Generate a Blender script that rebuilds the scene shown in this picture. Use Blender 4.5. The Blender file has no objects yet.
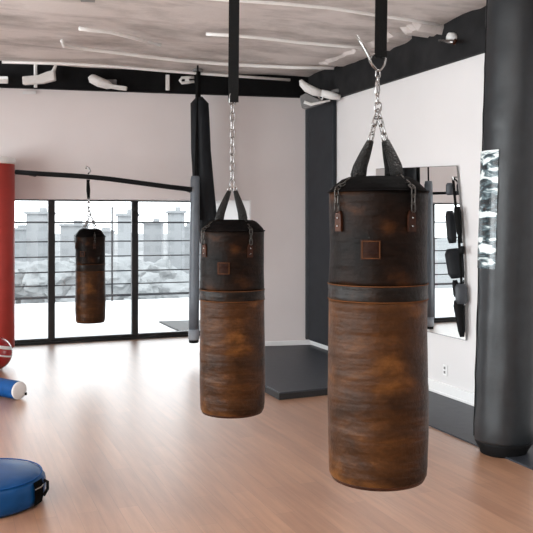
import bpy, bmesh, math, random
from mathutils import Vector, Matrix, noise as mnoise

random.seed(7)
C = bpy.context.scene.collection
scene = bpy.context.scene
PI = math.pi

# ------------------------------------------------------------------ camera
F = 800.0; HZ = 221.0; CAMZ = 1.8
cam_d = bpy.data.cameras.new('camera'); cam = bpy.data.objects.new('camera', cam_d); C.objects.link(cam)
cam.location = (0, 0, CAMZ); cam.rotation_euler = (PI/2, 0, 0)
cam_d.sensor_width = 36; cam_d.lens = 36*F/533; cam_d.shift_y = -(266.5-HZ)/533
cam_d.clip_end = 2000
scene.camera = cam

# ------------------------------------------------------------------ world and exposure
w = bpy.data.worlds.new('overcast_sky'); scene.world = w; w.use_nodes = True
bg = w.node_tree.nodes['Background']
bg.inputs[0].default_value = (0.93, 0.97, 1.0, 1); bg.inputs[1].default_value = 3.8
vs = scene.view_settings
vs.view_transform = 'Standard'; vs.look = 'None'; vs.exposure = 0.0; vs.gamma = 1; vs.use_curve_mapping = False

# room frame: origin at the corner of the right wall and the back wall
P0 = Vector((0.63, 11.23, 0)); U = Vector((0.9285, 0.3714, 0)); W = Vector((-0.3714, 0.9285, 0))
ROT = math.atan2(0.3714, 0.9285)
def R(u, ww, z=0): 
    p = P0 + U*u + W*ww; return Vector((p.x, p.y, z))
CEIL = 3.80

def area(name, loc, direction, sx, sy, power, col=(1,1,1)):
    d = bpy.data.lights.new(name, 'AREA'); d.shape = 'RECTANGLE'; d.size = sx; d.size_y = sy
    d.energy = power; d.color = col
    o = bpy.data.objects.new(name, d); C.objects.link(o); o.location = loc
    o.rotation_euler = Vector(direction).to_track_quat('-Z', 'Y').to_euler()
    return o
# daylight through the tall windows of the left wall (out of frame), added ceiling fill lamps behind the camera
for k, ww in enumerate((-3.2, -7.6, -12.0)):
    area('left_window_daylight', R(-9.75, ww, 1.75), U, 3.6, 2.5, 340, (0.95, 0.98, 1.0))
for k, (u, ww) in enumerate(((-2.6, -7.2), (-6.4, -7.2), (-2.6, -11.2), (-6.4, -11.2))):
    area('ceiling_fill_light', R(u, ww, CEIL-0.09), (0, 0, -1), 1.7, 0.5, 32, (1.0, 0.97, 0.95))

# ------------------------------------------------------------------ materials
def new_mat(name):
    m = bpy.data.materials.new(name); m.use_nodes = True
    return m, m.node_tree.nodes, m.node_tree.links, m.node_tree.nodes['Principled BSDF']
def plain(name, col, rough=0.5, metal=0.0, noise_amt=0.08, scale=30, bump=0.0, coat=0.0, spec=0.5):
    m, N, L, b = new_mat(name)
    b.inputs['Roughness'].default_value = rough; b.inputs['Metallic'].default_value = metal
    b.inputs['Coat Weight'].default_value = coat; b.inputs['Specular IOR Level'].default_value = spec
    tc = N.new('ShaderNodeTexCoord'); nz = N.new('ShaderNodeTexNoise'); nz.inputs['Scale'].default_value = scale
    nz.inputs['Detail'].default_value = 5
    L.new(tc.outputs['Object'], nz.inputs['Vector'])
    r = N.new('ShaderNodeValToRGB')
    a = noise_amt
    r.color_ramp.elements[0].position = 0.3; r.color_ramp.elements[1].position = 0.7
    r.color_ramp.elements[0].color = tuple(c*(1-a) for c in col) + (1,)
    r.color_ramp.elements[1].color = tuple(min(1, c*(1+a)) for c in col) + (1,)
    L.new(nz.outputs['Fac'], r.inputs['Fac']); L.new(r.outputs['Color'], b.inputs['Base Color'])
    if bump:
        bp = N.new('ShaderNodeBump'); bp.inputs['Strength'].default_value = bump; bp.inputs['Distance'].default_value = 0.01
        L.new(nz.outputs['Fac'], bp.inputs['Height']); L.new(bp.outputs['Normal'], b.inputs['Normal'])
    return m

def leather(name, dark, mid, light, bias=0.5, seed=0.0, rough=0.42, spec=0.12):
    m, N, L, b = new_mat(name)
    tc = N.new('ShaderNodeTexCoord')
    mp = N.new('ShaderNodeMapping'); mp.inputs['Scale'].default_value = (2.2, 2.2, 3.6); mp.inputs['Location'].default_value = (seed, seed*2, seed)
    L.new(tc.outputs['Object'], mp.inputs['Vector'])
    n1 = N.new('ShaderNodeTexNoise'); n1.inputs['Scale'].default_value = 1.7; n1.inputs['Detail'].default_value = 7; n1.inputs['Roughness'].default_value = 0.58
    n1.inputs['Distortion'].default_value = 0.4
    L.new(mp.outputs['Vector'], n1.inputs['Vector'])
    r = N.new('ShaderNodeValToRGB')
    e = r.color_ramp.elements
    e[0].position = bias-0.17; e[0].color = dark + (1,)
    e[1].position = bias+0.2; e[1].color = light + (1,)
    k = r.color_ramp.elements.new(bias+0.02); k.color = mid + (1,)
    L.new(n1.outputs['Fac'], r.inputs['Fac'])
    n2 = N.new('ShaderNodeTexNoise'); n2.inputs['Scale'].default_value = 55; n2.inputs['Detail'].default_value = 6
    L.new(tc.outputs['Object'], n2.inputs['Vector'])
    mx = N.new('ShaderNodeMix'); mx.data_type = 'RGBA'; mx.blend_type = 'MULTIPLY'; mx.inputs[0].default_value = 0.4
    r2 = N.new('ShaderNodeValToRGB'); r2.color_ramp.elements[0].position = 0.3; r2.color_ramp.elements[0].color = (.45,.42,.4,1); r2.color_ramp.elements[1].position = .65
    L.new(n2.outputs['Fac'], r2.inputs['Fac'])
    L.new(r.outputs['Color'], mx.inputs[6]); L.new(r2.outputs['Color'], mx.inputs[7])
    L.new(mx.outputs[2], b.inputs['Base Color'])
    # creases
    mp2 = N.new('ShaderNodeMapping'); mp2.inputs['Scale'].default_value = (1.3, 1.3, 9)
    L.new(tc.outputs['Object'], mp2.inputs['Vector'])
    n3 = N.new('ShaderNodeTexNoise'); n3.inputs['Scale'].default_value = 1.3; n3.inputs['Detail'].default_value = 3
    L.new(mp2.outputs['Vector'], n3.inputs['Vector'])
    ad = N.new('ShaderNodeMath'); ad.operation = 'MULTIPLY_ADD'; ad.inputs[1].default_value = 0.12
    L.new(n2.outputs['Fac'], ad.inputs[0]); L.new(n3.outputs['Fac'], ad.inputs[2])
    bp = N.new('ShaderNodeBump'); bp.inputs['Strength'].default_value = 0.6; bp.inputs['Distance'].default_value = 0.03
    L.new(ad.outputs[0], bp.inputs['Height']); L.new(bp.outputs['Normal'], b.inputs['Normal'])
    b.inputs['Roughness'].default_value = rough; b.inputs['Specular IOR Level'].default_value = spec
    return m

M = {}
M['steel'] = plain('steel', (0.30, 0.295, 0.29), 0.25, 1.0, 0.2)
M['black_web'] = plain('black_web', (0.004, 0.004, 0.004), 0.7, 0, 0.3, 200, 0.3, spec=0.12)
M['dark_vinyl'] = plain('dark_vinyl', (0.015, 0.0165, 0.019), 0.55, 0, 0.12, 6, 0.15, spec=0.15)
M['pillar_vinyl'] = plain('pillar_vinyl', (0.014, 0.0165, 0.019), 0.40, 0, 0.22, 9, 0.4, spec=0.42)
M['pad_grey'] = plain('pad_grey', (0.042, 0.048, 0.056), 0.5, 0, 0.1, 8)
M['bag_grey'] = plain('bag_grey', (0.26, 0.28, 0.31), 0.5, 0, 0.15, 8)
M['slim_grey'] = plain('slim_grey', (0.13, 0.15, 0.175), 0.45, 0, 0.12, 8)
M['corner_vinyl'] = plain('corner_vinyl', (0.024, 0.027, 0.032), 0.55, 0, 0.12, 6, 0.15, spec=0.2)
M['cap_white'] = plain('cap_white', (0.92, 0.91, 0.89), 0.4, 0, 0.02)
M['base_black'] = plain('base_black', (0.006, 0.006, 0.0065), 0.6, spec=0.12)
M['beam'] = plain('beam_paint', (0.006, 0.006, 0.0065), 0.7, 0, 0.3, 5, 0.1, spec=0.1)
M['beam_right'] = plain('beam_right_paint', (0.020, 0.020, 0.021), 0.7, 0, 0.3, 5, 0.1, spec=0.1)
M['white_wall'] = plain('white_wall', (0.75, 0.735, 0.735), 0.7, 0, 0.015, 2)
M['pink_wall'] = plain('pink_wall', (0.77, 0.71, 0.70), 0.75, 0, 0.03, 1.2)
M['white_trim'] = plain('white_trim', (0.86, 0.86, 0.86), 0.4, 0, 0.01)
M['frame_black'] = plain('frame_black', (0.012, 0.013, 0.014), 0.4, 0, 0.2)
M['white_plastic'] = plain('white_plastic', (0.78, 0.77, 0.75), 0.4, 0, 0.04)
M['grey_plastic'] = plain('grey_plastic', (0.18, 0.18, 0.18), 0.5)
M['mat_rubber'] = plain('mat_rubber', (0.030, 0.034, 0.042), 0.45, 0, 0.15, 14, 0.1, spec=.35)
M['mat_side'] = plain('mat_side', (0.010, 0.010, 0.011), 0.6)
M['red_vinyl'] = plain('red_vinyl', (0.46, 0.055, 0.045), 0.45, 0, 0.08, 6, spec=0.3)
M['ball_red'] = plain('ball_red', (0.36, 0.012, 0.016), 0.22, 0, 0.06, 6, coat=0.5)
M['blue_vinyl'] = plain('blue_vinyl', (0.001, 0.052, 0.175), 0.40, 0, 0.12, 7, 0.15, spec=0.22)
M['blue_cloth'] = plain('blue_cloth', (0.001, 0.060, 0.22), 0.6, 0, 0.1, 12, spec=0.2)
M['sleeve'] = plain('chain_sleeve', (0.005, 0.0045, 0.004), 0.35, 0, 0.4, 120, 1.0, spec=0.2)
M['dark_steel'] = plain('dark_steel', (0.07, 0.065, 0.06), 0.35, 1.0, 0.3)
M['rivet_leather'] = leather('rivet_leather', (0.01, 0.004, 0.002), (0.035, 0.011, 0.005), (0.07, 0.024, 0.01))
M['thread'] = plain('thread', (0.13, 0.048, 0.016), 0.7, spec=0.1)
M['dark_leather'] = leather('dark_leather', (0.003, 0.002, 0.0015), (0.012, 0.0055, 0.003), (0.060, 0.022, 0.007), 0.53, 3.1, 0.45, .07)
M['cap_leather'] = leather('cap_leather', (0.002, 0.002, 0.002), (0.004, 0.003, 0.003), (0.009, 0.007, 0.006), 0.55, 1.3, 0.6, .02)
M['brown_leather'] = leather('brown_leather', (0.014, 0.006, 0.0025), (0.056, 0.021, 0.0065), (0.155, 0.060, 0.015), 0.50, 0.4, 0.42)
M['band_leather'] = leather('band_leather', (0.004, 0.003, 0.0025), (0.011, 0.007, 0.005), (0.04, 0.018, 0.008), 0.52, 5.0, 0.35)
M['deck'] = plain('deck_white', (0.62, 0.63, 0.64), 0.8, 0, 0.05, 1)
M['wire'] = plain('wire', (0.025, 0.025, 0.028), 0.7, spec=.1)
M['outdoor_mat'] = plain('outdoor_mat', (0.06, 0.06, 0.06), 0.8)

# mirror, glass
m, N, L, b = new_mat('mirror'); b.inputs['Metallic'].default_value = 1; b.inputs['Roughness'].default_value = 0.0
b.inputs['Base Color'].default_value = (0.93, 0.95, 0.95, 1); M['mirror'] = m
m, N, L, b = new_mat('window_glass'); N.remove(b)
tr = N.new('ShaderNodeBsdfTransparent'); tr.inputs[0].default_value = (0.97, 0.98, 0.98, 1)
gl = N.new('ShaderNodeBsdfGlossy'); gl.inputs['Roughness'].default_value = 0.0
fr = N.new('ShaderNodeFresnel'); fr.inputs[0].default_value = 1.45
mx = N.new('ShaderNodeMixShader'); L.new(fr.outputs[0], mx.inputs[0]); L.new(tr.outputs[0], mx.inputs[1]); L.new(gl.outputs[0], mx.inputs[2])
L.new(mx.outputs[0], N['Material Output'].inputs['Surface']); M['glass'] = m

# glowing diffuser of the added ceiling fill panels
m, N, L, b = new_mat('fill_panel_diffuser'); b.inputs['Emission Color'].default_value = (1, .98, .95, 1); b.inputs['Emission Strength'].default_value = 3
M['diffuser'] = m

# wooden floor: planks along the right wall
m, N, L, b = new_mat('floor_laminate')
tc = N.new('ShaderNodeTexCoord'); mp = N.new('ShaderNodeMapping')
mp.inputs['Rotation'].default_value = (0, 0, -(ROT+PI/2))
L.new(tc.outputs['Object'], mp.inputs['Vector'])
br = N.new('ShaderNodeTexBrick'); br.inputs['Scale'].default_value = 1; br.inputs['Brick Width'].default_value = 1.25
br.inputs['Row Height'].default_value = 0.125; br.inputs['Mortar Size'].default_value = 0.0012; br.offset = 0.37
br.inputs['Color1'].default_value = (0.50, 0.272, 0.160, 1); br.inputs['Color2'].default_value = (0.41, 0.212, 0.122, 1)
br.inputs['Mortar'].default_value = (0.27, 0.15, 0.095, 1)
L.new(mp.outputs['Vector'], br.inputs['Vector'])
mp2 = N.new('ShaderNodeMapping'); mp2.inputs['Scale'].default_value = (1.1, 13, 1); L.new(mp.outputs['Vector'], mp2.inputs['Vector'])
nz = N.new('ShaderNodeTexNoise'); nz.inputs['Scale'].default_value = 1.6; nz.inputs['Detail'].default_value = 7; nz.inputs['Roughness'].default_value = 0.6
L.new(mp2.outputs['Vector'], nz.inputs['Vector'])
rr = N.new('ShaderNodeValToRGB'); rr.color_ramp.elements[0].position = .3; rr.color_ramp.elements[0].color = (.70,.64,.60,1); rr.color_ramp.elements[1].position = .7; rr.color_ramp.elements[1].color = (1.0,1.0,1.0,1)
L.new(nz.outputs['Fac'], rr.inputs['Fac'])
mx = N.new('ShaderNodeMix'); mx.data_type = 'RGBA'; mx.blend_type = 'MULTIPLY'; mx.inputs[0].default_value = 1
L.new(br.outputs['Color'], mx.inputs[6]); L.new(rr.outputs['Color'], mx.inputs[7]); L.new(mx.outputs[2], b.inputs['Base Color'])
b.inputs['Roughness'].default_value = 0.36; b.inputs['IOR'].default_value = 1.6
b.inputs['Coat Weight'].default_value = 1.0; b.inputs['Coat Roughness'].default_value = 0.41; b.inputs['Coat IOR'].default_value = 1.65
M['floor'] = m

# raw concrete ceiling
m, N, L, b = new_mat('raw_concrete')
tc = N.new('ShaderNodeTexCoord'); mp = N.new('ShaderNodeMapping'); mp.inputs['Rotation'].default_value = (0, 0, -ROT)
L.new(tc.outputs['Object'], mp.inputs['Vector'])
n1 = N.new('ShaderNodeTexNoise'); n1.inputs['Scale'].default_value = 1.1; n1.inputs['Detail'].default_value = 9; n1.inputs['Roughness'].default_value = .65
mps = N.new('ShaderNodeMapping'); mps.inputs['Scale'].default_value = (0.8, 1.6, 1); L.new(mp.outputs['Vector'], mps.inputs['Vector']); L.new(mps.outputs['Vector'], n1.inputs['Vector'])
r1 = N.new('ShaderNodeValToRGB'); e = r1.color_ramp.elements
e[0].position = .32; e[0].color = (0.36, 0.325, 0.305, 1); e[1].position = .56; e[1].color = (0.72, 0.665, 0.64, 1)
L.new(n1.outputs['Fac'], r1.inputs['Fac']); L.new(r1.outputs['Color'], b.inputs['Base Color'])
bp = N.new('ShaderNodeBump'); bp.inputs['Strength'].default_value = .5; bp.inputs['Distance'].default_value = .05
L.new(n1.outputs['Fac'], bp.inputs['Height']); L.new(bp.outputs['Normal'], b.inputs['Normal']); b.inputs['Roughness'].default_value = .85
M['concrete'] = m

# glossy patterned strip on the pillar: pale torn shapes over black
m, N, L, b = new_mat('patterned_strip')
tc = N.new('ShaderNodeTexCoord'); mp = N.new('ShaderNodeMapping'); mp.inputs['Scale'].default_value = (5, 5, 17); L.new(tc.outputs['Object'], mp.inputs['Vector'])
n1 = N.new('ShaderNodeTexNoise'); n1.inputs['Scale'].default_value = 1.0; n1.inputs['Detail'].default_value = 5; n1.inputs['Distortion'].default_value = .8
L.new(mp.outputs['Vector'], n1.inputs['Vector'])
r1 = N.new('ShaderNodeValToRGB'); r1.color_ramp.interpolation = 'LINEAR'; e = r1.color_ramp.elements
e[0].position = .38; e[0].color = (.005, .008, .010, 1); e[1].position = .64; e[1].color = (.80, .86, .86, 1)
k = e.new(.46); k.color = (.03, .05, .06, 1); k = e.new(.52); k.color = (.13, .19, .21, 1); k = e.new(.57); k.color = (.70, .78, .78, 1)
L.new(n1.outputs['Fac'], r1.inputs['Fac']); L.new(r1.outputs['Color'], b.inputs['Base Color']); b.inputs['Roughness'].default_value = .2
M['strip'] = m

def city_mat(name, col, wcol, sx=0.28, sz=0.3):
    m, N, L, b = new_mat(name)
    tc = N.new('ShaderNodeTexCoord'); mp = N.new('ShaderNodeMapping'); mp.inputs['Rotation'].default_value = (PI/2, 0, 0)
    L.new(tc.outputs['Object'], mp.inputs['Vector'])
    br = N.new('ShaderNodeTexBrick'); br.offset = 0; br.inputs['Scale'].default_value = 1
    br.inputs['Brick Width'].default_value = 3.0; br.inputs['Row Height'].default_value = 3.0; br.inputs['Mortar Size'].default_value = 0.8
    br.inputs['Mortar Smooth'].default_value = 0.2
    br.inputs['Color1'].default_value = wcol + (1,); br.inputs['Color2'].default_value = wcol + (1,); br.inputs['Mortar'].default_value = col + (1,)
    L.new(mp.outputs['Vector'], br.inputs['Vector']); L.new(br.outputs['Color'], b.inputs['Base Color']); b.inputs['Roughness'].default_value = .9
    b.inputs['Specular IOR Level'].default_value = 0.1
    return m
M['city_a'] = city_mat('hazed_pale_facade', (0.32, 0.33, 0.34), (0.285, 0.295, 0.305))  # both facade tones paled so the colour stands in for haze
M['city_b'] = city_mat('hazed_grey_facade', (0.28, 0.29, 0.30), (0.25, 0.26, 0.27))
M['tree'] = plain('hazed_foliage', (0.25, 0.26, 0.265), 0.9, 0, 0.06, 0.6, spec=0.05)  # distance haze put into the pale grey leaf colour
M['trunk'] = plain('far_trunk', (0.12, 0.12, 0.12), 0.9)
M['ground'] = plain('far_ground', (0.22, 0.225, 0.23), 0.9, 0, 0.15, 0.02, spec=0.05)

# ------------------------------------------------------------------ mesh helpers
def link(name, bm, mat, parent=None, smooth=False, bevel=0.0, seg=2):
    bmesh.ops.recalc_face_normals(bm, faces=bm.faces)
    me = bpy.data.meshes.new(name); bm.to_mesh(me); bm.free()
    mats = mat if isinstance(mat, (list, tuple)) else [mat]
    for q in mats: me.materials.append(q)
    o = bpy.data.objects.new(name, me); C.objects.link(o)
    if parent: o.parent = parent
    if smooth:
        for p in me.polygons: p.use_smooth = True
    if bevel:
        mo = o.modifiers.new('bevel', 'BEVEL'); mo.width = bevel; mo.segments = seg; mo.limit_method = 'ANGLE'; mo.angle_limit = 0.7
    return o
def box(bm, c, s, rot=None):
    mtx = Matrix.Translation(Vector(c))
    if rot is not None: mtx = mtx @ rot
    mtx = mtx @ Matrix.Diagonal((s[0], s[1], s[2], 1))
    return bmesh.ops.create_cube(bm, size=1, matrix=mtx)['verts']
RZ = Matrix.Rotation(ROT, 4, 'Z')
def rbox(bm, u0, u1, w0, w1, z0, z1):
    p = R((u0+u1)/2, (w0+w1)/2, (z0+z1)/2)
    return box(bm, p, (abs(u1-u0), abs(w1-w0), abs(z1-z0)), RZ)
def prism(bm, pts, z0, z1):
    a = [bm.verts.new((p[0], p[1], z0)) for p in pts]; b_ = [bm.verts.new((p[0], p[1], z1)) for p in pts]
    bm.faces.new(a[::-1]); bm.faces.new(b_); n = len(pts)
    for i in range(n): bm.faces.new((a[i], a[(i+1) % n], b_[(i+1) % n], b_[i]))
def lathe(bm, prof, n=48, mtx=None, rfun=None, cap=True):
    rings = []
    for (r, z) in prof:
        ring = []
        for i in range(n):
            a = 2*PI*i/n; rad = r if rfun is None else rfun(r, z, a)
            v = Vector((rad*math.cos(a), rad*math.sin(a), z))
            if mtx is not None: v = mtx @ v
            ring.append(bm.verts.new(v))
        rings.append(ring)
    for j in range(len(rings)-1):
        for i in range(n):
            bm.faces.new((rings[j][i], rings[j][(i+1) % n], rings[j+1][(i+1) % n], rings[j+1][i]))
    if cap:
        bm.faces.new(rings[0][::-1]); bm.faces.new(rings[-1])
def tube(bm, pts, r, n=10, closed=False, rad=None, flat=1.0):
    pts = [Vector(p) for p in pts]; rings = []; prev = None; m_ = len(pts)
    for i, p in enumerate(pts):
        if closed: t = (pts[(i+1) % m_]-pts[i-1]).normalized()
        else: t = (pts[min(i+1, m_-1)]-pts[max(i-1, 0)]).normalized()
        if prev is None:
            ref = Vector((0, 1, 0)) if abs(t.y) < 0.9 else Vector((1, 0, 0))
            prev = (ref - t*ref.dot(t)).normalized()
        else: prev = (prev - t*prev.dot(t)).normalized()
        bn = t.cross(prev); rr_ = r if rad is None else rad[i]
        rings.append([bm.verts.new(p+(prev*math.cos(2*PI*k/n)*flat+bn*math.sin(2*PI*k/n))*rr_) for k in range(n)])
    q = m_ if closed else m_-1
    for j in range(q):
        A, B = rings[j], rings[(j+1) % m_]
        for k in range(n): bm.faces.new((A[k], A[(k+1) % n], B[(k+1) % n], B[k]))
    if not closed: bm.faces.new(rings[0][::-1]); bm.faces.new(rings[-1])
def tag(o, label, cat, group=None, kind=None):
    if label: o['label'] = label
    if cat: o['category'] = cat
    if group: o['group'] = group
    if kind: o['kind'] = kind
    return o
def thing(name, loc, label, cat, group=None, rz=0):
    o = bpy.data.objects.new(name, None); C.objects.link(o); o.location = loc; o.rotation_euler = (0, 0, rz)
    o.empty_display_size = .1
    return tag(o, label, cat, group)
def struct(o, label=None):
    o['kind'] = 'structure'
    if label: o['label'] = label
    return o
def PX(px, py, Y): return Vector(((px-266.5)/F*Y, Y, CAMZ+(HZ-py)/F*Y))
def link_ring(bm, c, axis, side, half, wdt, r):
    """one chain link: stadium in the plane axis/side"""
    pts = []
    axis = Vector(axis).normalized(); side = Vector(side).normalized()
    for i in range(14):
        a = 2*PI*i/14
        y = math.sin(a)*wdt; x = math.cos(a)*wdt
        x += (half-wdt)*(1 if math.cos(a) > 0 else -1)
        pts.append(Vector(c)+axis*x+side*y)
    tube(bm, pts, r, 6, closed=True)
def chain(bm, a, b_, pitch, wdt, r):
    a = Vector(a); b_ = Vector(b_); d = b_-a; n = max(1, round(d.length/pitch)); pit = d.length/n; d.normalize()
    s1 = d.cross(Vector((0, 1, 0)))
    if s1.length < .1: s1 = d.cross(Vector((1, 0, 0)))
    s1.normalize(); s2 = d.cross(s1)
    q1 = (s1*0.85+s2*0.5).normalized(); q2 = (s1*-0.5+s2*0.85).normalized()
    for i in range(n):
        link_ring(bm, a+d*pit*(i+.5), d, q1 if i % 2 == 0 else q2, pit*.5+r*1.6, wdt, r)

# ------------------------------------------------------------------ setting
UL = -9.52; WR = -15.0
bm = bmesh.new(); prism(bm, [R(UL, WR), R(.2, WR), R(.2, 2.0), R(UL, 2.0)], -.1, 0)
struct(link('floor', bm, M['floor']), 'light brown laminate plank floor')

# concrete ceiling with sagging board joints
bm = bmesh.new()
nu, nw = 70, 110
us = [UL-.2+(9.9)*i/nu for i in range(nu+1)]; ws = [WR-.1+(15.6)*j/nw for j in range(nw+1)]
grid = []
for u in us:
    row = []
    for ww in ws:
        ph = (ww*1.0/0.78) % 1.0
        z = CEIL - 0.03*mnoise.noise(Vector((u*.9, ww*1.4, 0))) + 0.028*math.sin(ph*PI)**.5
        row.append(bm.verts.new(R(u, ww, z)))
    grid.append(row)
for i in range(nu):
    for j in range(nw): bm.faces.new((grid[i][j], grid[i][j+1], grid[i+1][j+1], grid[i+1][j]))
g2 = bmesh.ops.extrude_face_region(bm, geom=list(bm.faces))
for v in [x for x in g2['geom'] if isinstance(x, bmesh.types.BMVert)]: v.co.z = CEIL+.25
struct(link('ceiling', bm, M['concrete'], smooth=False), 'raw concrete ceiling with board joints')

# right wall
bm = bmesh.new(); rbox(bm, 0, .2, WR, .3, 0, CEIL+.1); struct(link('wall_right', bm, M['white_wall']))
# back wall plane, slightly oblique: Y = 11.09 + .22 X
def YW(x): return 11.11+.22*x
ang = math.atan(.22)
def wprism(bm, x0, x1, z0, z1, off=0.0, th=.15):
    d = Vector((1, .22, 0)).normalized(); n = Vector((-d.y, d.x, 0))
    a = Vector((x0, YW(x0), 0)); b_ = Vector((x1, YW(x1), 0))
    prism(bm, [a+n*off, b_+n*off, b_+n*(off+th), a+n*(off+th)], z0, z1)
bm = bmesh.new()
wprism(bm, -7.9, -.2, 2.09, CEIL+.1, .05)       # bulkhead above the window bay
wprism(bm, -.2, .70, 0, CEIL+.1, .05)           # wall down to the floor
struct(link('wall_back', bm, M['pink_wall']))
bm = bmesh.new()                                 # white side of the window bay + soffit
rbox(bm, -.84, -.70, .22, 2.05, 0, 2.5)
struct(link('wall_bay', bm, M['white_trim']))
bm = bmesh.new()
a = [Vector((-7.9, YW(-7.9)+.1, 0)), Vector((-.2, YW(-.2)+.1, 0)), R(-.7, 2.05), R(UL-.1, 2.05)]
prism(bm, a, 2.115, 2.25); struct(link('ceiling_bay', bm, M['white_wall']))
# lintel over windows
bm = bmesh.new(); rbox(bm, UL, -.7, 1.95, 2.15, 2.11, 2.6); struct(link('wall_lintel', bm, M['white_wall']))
# left wall with three tall windows, rear wall
bm = bmesh.new()
rbox(bm, UL-.2, UL, WR, 2.1, 0, .45); rbox(bm, UL-.2, UL, WR, 2.1, 3.05, CEIL+.1)
for (a0, a1) in ((-15, -14.0), (-10.0, -9.6), (-5.6, -5.2), (-1.2, 2.1)): rbox(bm, UL-.2, UL, a0, a1, .45, 3.05)
struct(link('wall_left', bm, M['white_wall']))
bm = bmesh.new(); rbox(bm, UL, .2, WR-.2, WR, 0, CEIL+.1); struct(link('wall_rear', bm, M['white_wall']))

# beams
bm = bmesh.new(); wprism(bm, -8.2, .60, 3.53, CEIL+.12, -.03, .10); struct(link('trim_1', bm, M['beam']), 'black beam along top of back wall')
bm = bmesh.new(); rbox(bm, -.05, .03, WR, .02, 3.40, CEIL+.12); struct(link('trim_2', bm, M['beam_right']), 'charcoal beam along top of right wall')
# baseboards
bm = bmesh.new(); rbox(bm, -.018, .01, WR, .0, 0, .13); rbox(bm, -.026, .01, WR, 0, 0, .035)
struct(link('baseboard_right', bm, M['white_trim'], bevel=.004))
bm = bmesh.new(); wprism(bm, -.2, .66, 0, .12, .03, .03); struct(link('baseboard_back', bm, M['white_trim'], bevel=.004))

# windows of the bay
edges = [-.84-1.24*i for i in range(8)]
for i in range(7):
    u1, u0 = edges[i], edges[i+1]
    bm = bmesh.new()
    hw = .048
    rbox(bm, u0, u0+hw, 1.90, 1.98, .0, 2.11); rbox(bm, u1-hw, u1, 1.90, 1.98, .0, 2.11)
    rbox(bm, u0+hw, u1-hw, 1.90, 1.98, 0.0, .075)
    rbox(bm, u0+hw, u1-hw, 1.90, 1.98, 2.095, 2.115)
    o = struct(link('window_%d' % (i+1), bm, M['frame_black']))
    bm = bmesh.new(); rbox(bm, u0+hw, u1-hw, 1.935, 1.941, .075, 2.095)
    link('pane', bm, M['glass'], o)
bm = bmesh.new(); rbox(bm, UL, -.84, 1.84, 1.90, 0, .03); struct(link('trim_3', bm, M['frame_black']), 'black sill track of the glass doors')
for i, (a0, a1) in enumerate(((-14.0, -10.0), (-9.6, -5.6), (-5.2, -1.2))):
    bm = bmesh.new()
    for k in range(4):
        c = a0+.03+(a1-a0-.06)*k/3; rbox(bm, UL-.12, UL-.05, c-.03, c+.03, .45, 3.05)
    rbox(bm, UL-.12, UL-.05, a0, a1, .45, .51); rbox(bm, UL-.12, UL-.05, a0, a1, 2.99, 3.05)
    o = struct(link('window_%d' % (i+8), bm, M['frame_black']))
    bm = bmesh.new(); rbox(bm, UL-.09, UL-.084, a0+.06, a1-.06, .51, 2.99); link('pane', bm, M['glass'], o)

# ------------------------------------------------------------------ outside: deck, railing, city
bm = bmesh.new(); rbox(bm, -22, 14, 2.15, 8.25, -.35, -.03); struct(link('balcony_deck', bm, M['deck']), 'white balcony floor outside the glass doors')
bm = bmesh.new(); prism(bm, [(-900, 16), (900, 16), (900, 1500), (-900, 1500)], -22.5, -22); struct(link('ground', bm, M['ground']), 'hazy ground of the city below')
o = thing('balcony_railing', R(-5, 8.1, 0), 'dark horizontal wire railing along the white balcony edge outside', 'railing')
inv = Matrix.Translation(-o.location)
def loc(pts): return [Vector(p)-o.location for p in pts]
for z, r in ((1.77, .020), (1.34, .015), (1.00, .014), (.66, .015), (.36, .014), (.10, .028)):
    bm = bmesh.new(); tube(bm, loc([R(-21, 8.1, z-.03), R(-10, 8.1, z), R(-2, 8.1, z), R(12, 8.1, z-.03)]), r, 8)
    link('rail' if z > 1.7 else 'wire', bm, M['wire'], o, True)
for u in range(-20, 13, 4):
    bm = bmesh.new(); p = R(u-1.24, 8.1, 0)-o.location; box(bm, p+Vector((0, 0, 1.05)), (.035, .035, 2.15), RZ); link('post', bm, M['wire'], o)
bm = bmesh.new()
p0 = [PX(158, 323, 14.1), PX(196, 334, 12.9), PX(200, 322, 14.1)]
q = [PX(159, 322.5, 14.4), PX(180, 333, 13.15), PX(206, 334, 13.3), PX(206, 321, 14.6)]
prism(bm, q, -.03, .0); tag(link('outdoor_mat', bm, M['outdoor_mat']), 'dark grey mat lying on the white balcony floor outside the right window', 'mat')

rb = random.Random(5)
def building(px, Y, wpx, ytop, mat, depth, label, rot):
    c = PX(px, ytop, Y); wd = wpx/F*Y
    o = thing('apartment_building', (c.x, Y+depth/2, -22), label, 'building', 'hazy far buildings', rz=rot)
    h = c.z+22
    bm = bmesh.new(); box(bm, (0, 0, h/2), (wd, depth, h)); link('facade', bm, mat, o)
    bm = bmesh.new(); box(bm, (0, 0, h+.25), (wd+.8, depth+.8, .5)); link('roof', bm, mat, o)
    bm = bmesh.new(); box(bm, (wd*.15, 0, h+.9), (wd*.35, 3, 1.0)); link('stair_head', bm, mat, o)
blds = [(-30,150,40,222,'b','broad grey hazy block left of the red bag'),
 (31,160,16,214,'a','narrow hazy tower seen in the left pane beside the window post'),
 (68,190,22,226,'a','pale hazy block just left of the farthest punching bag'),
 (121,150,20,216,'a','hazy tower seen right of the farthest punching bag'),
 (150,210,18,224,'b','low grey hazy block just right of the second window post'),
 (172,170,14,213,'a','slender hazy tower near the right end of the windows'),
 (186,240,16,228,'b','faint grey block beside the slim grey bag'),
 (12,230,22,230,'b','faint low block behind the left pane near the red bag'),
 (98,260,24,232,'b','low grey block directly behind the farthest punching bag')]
for px, Y, wp, yt, mm, lab in blds: building(px, Y, wp, yt, M['city_'+mm], 14, lab, rb.uniform(-.2, .2))


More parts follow.
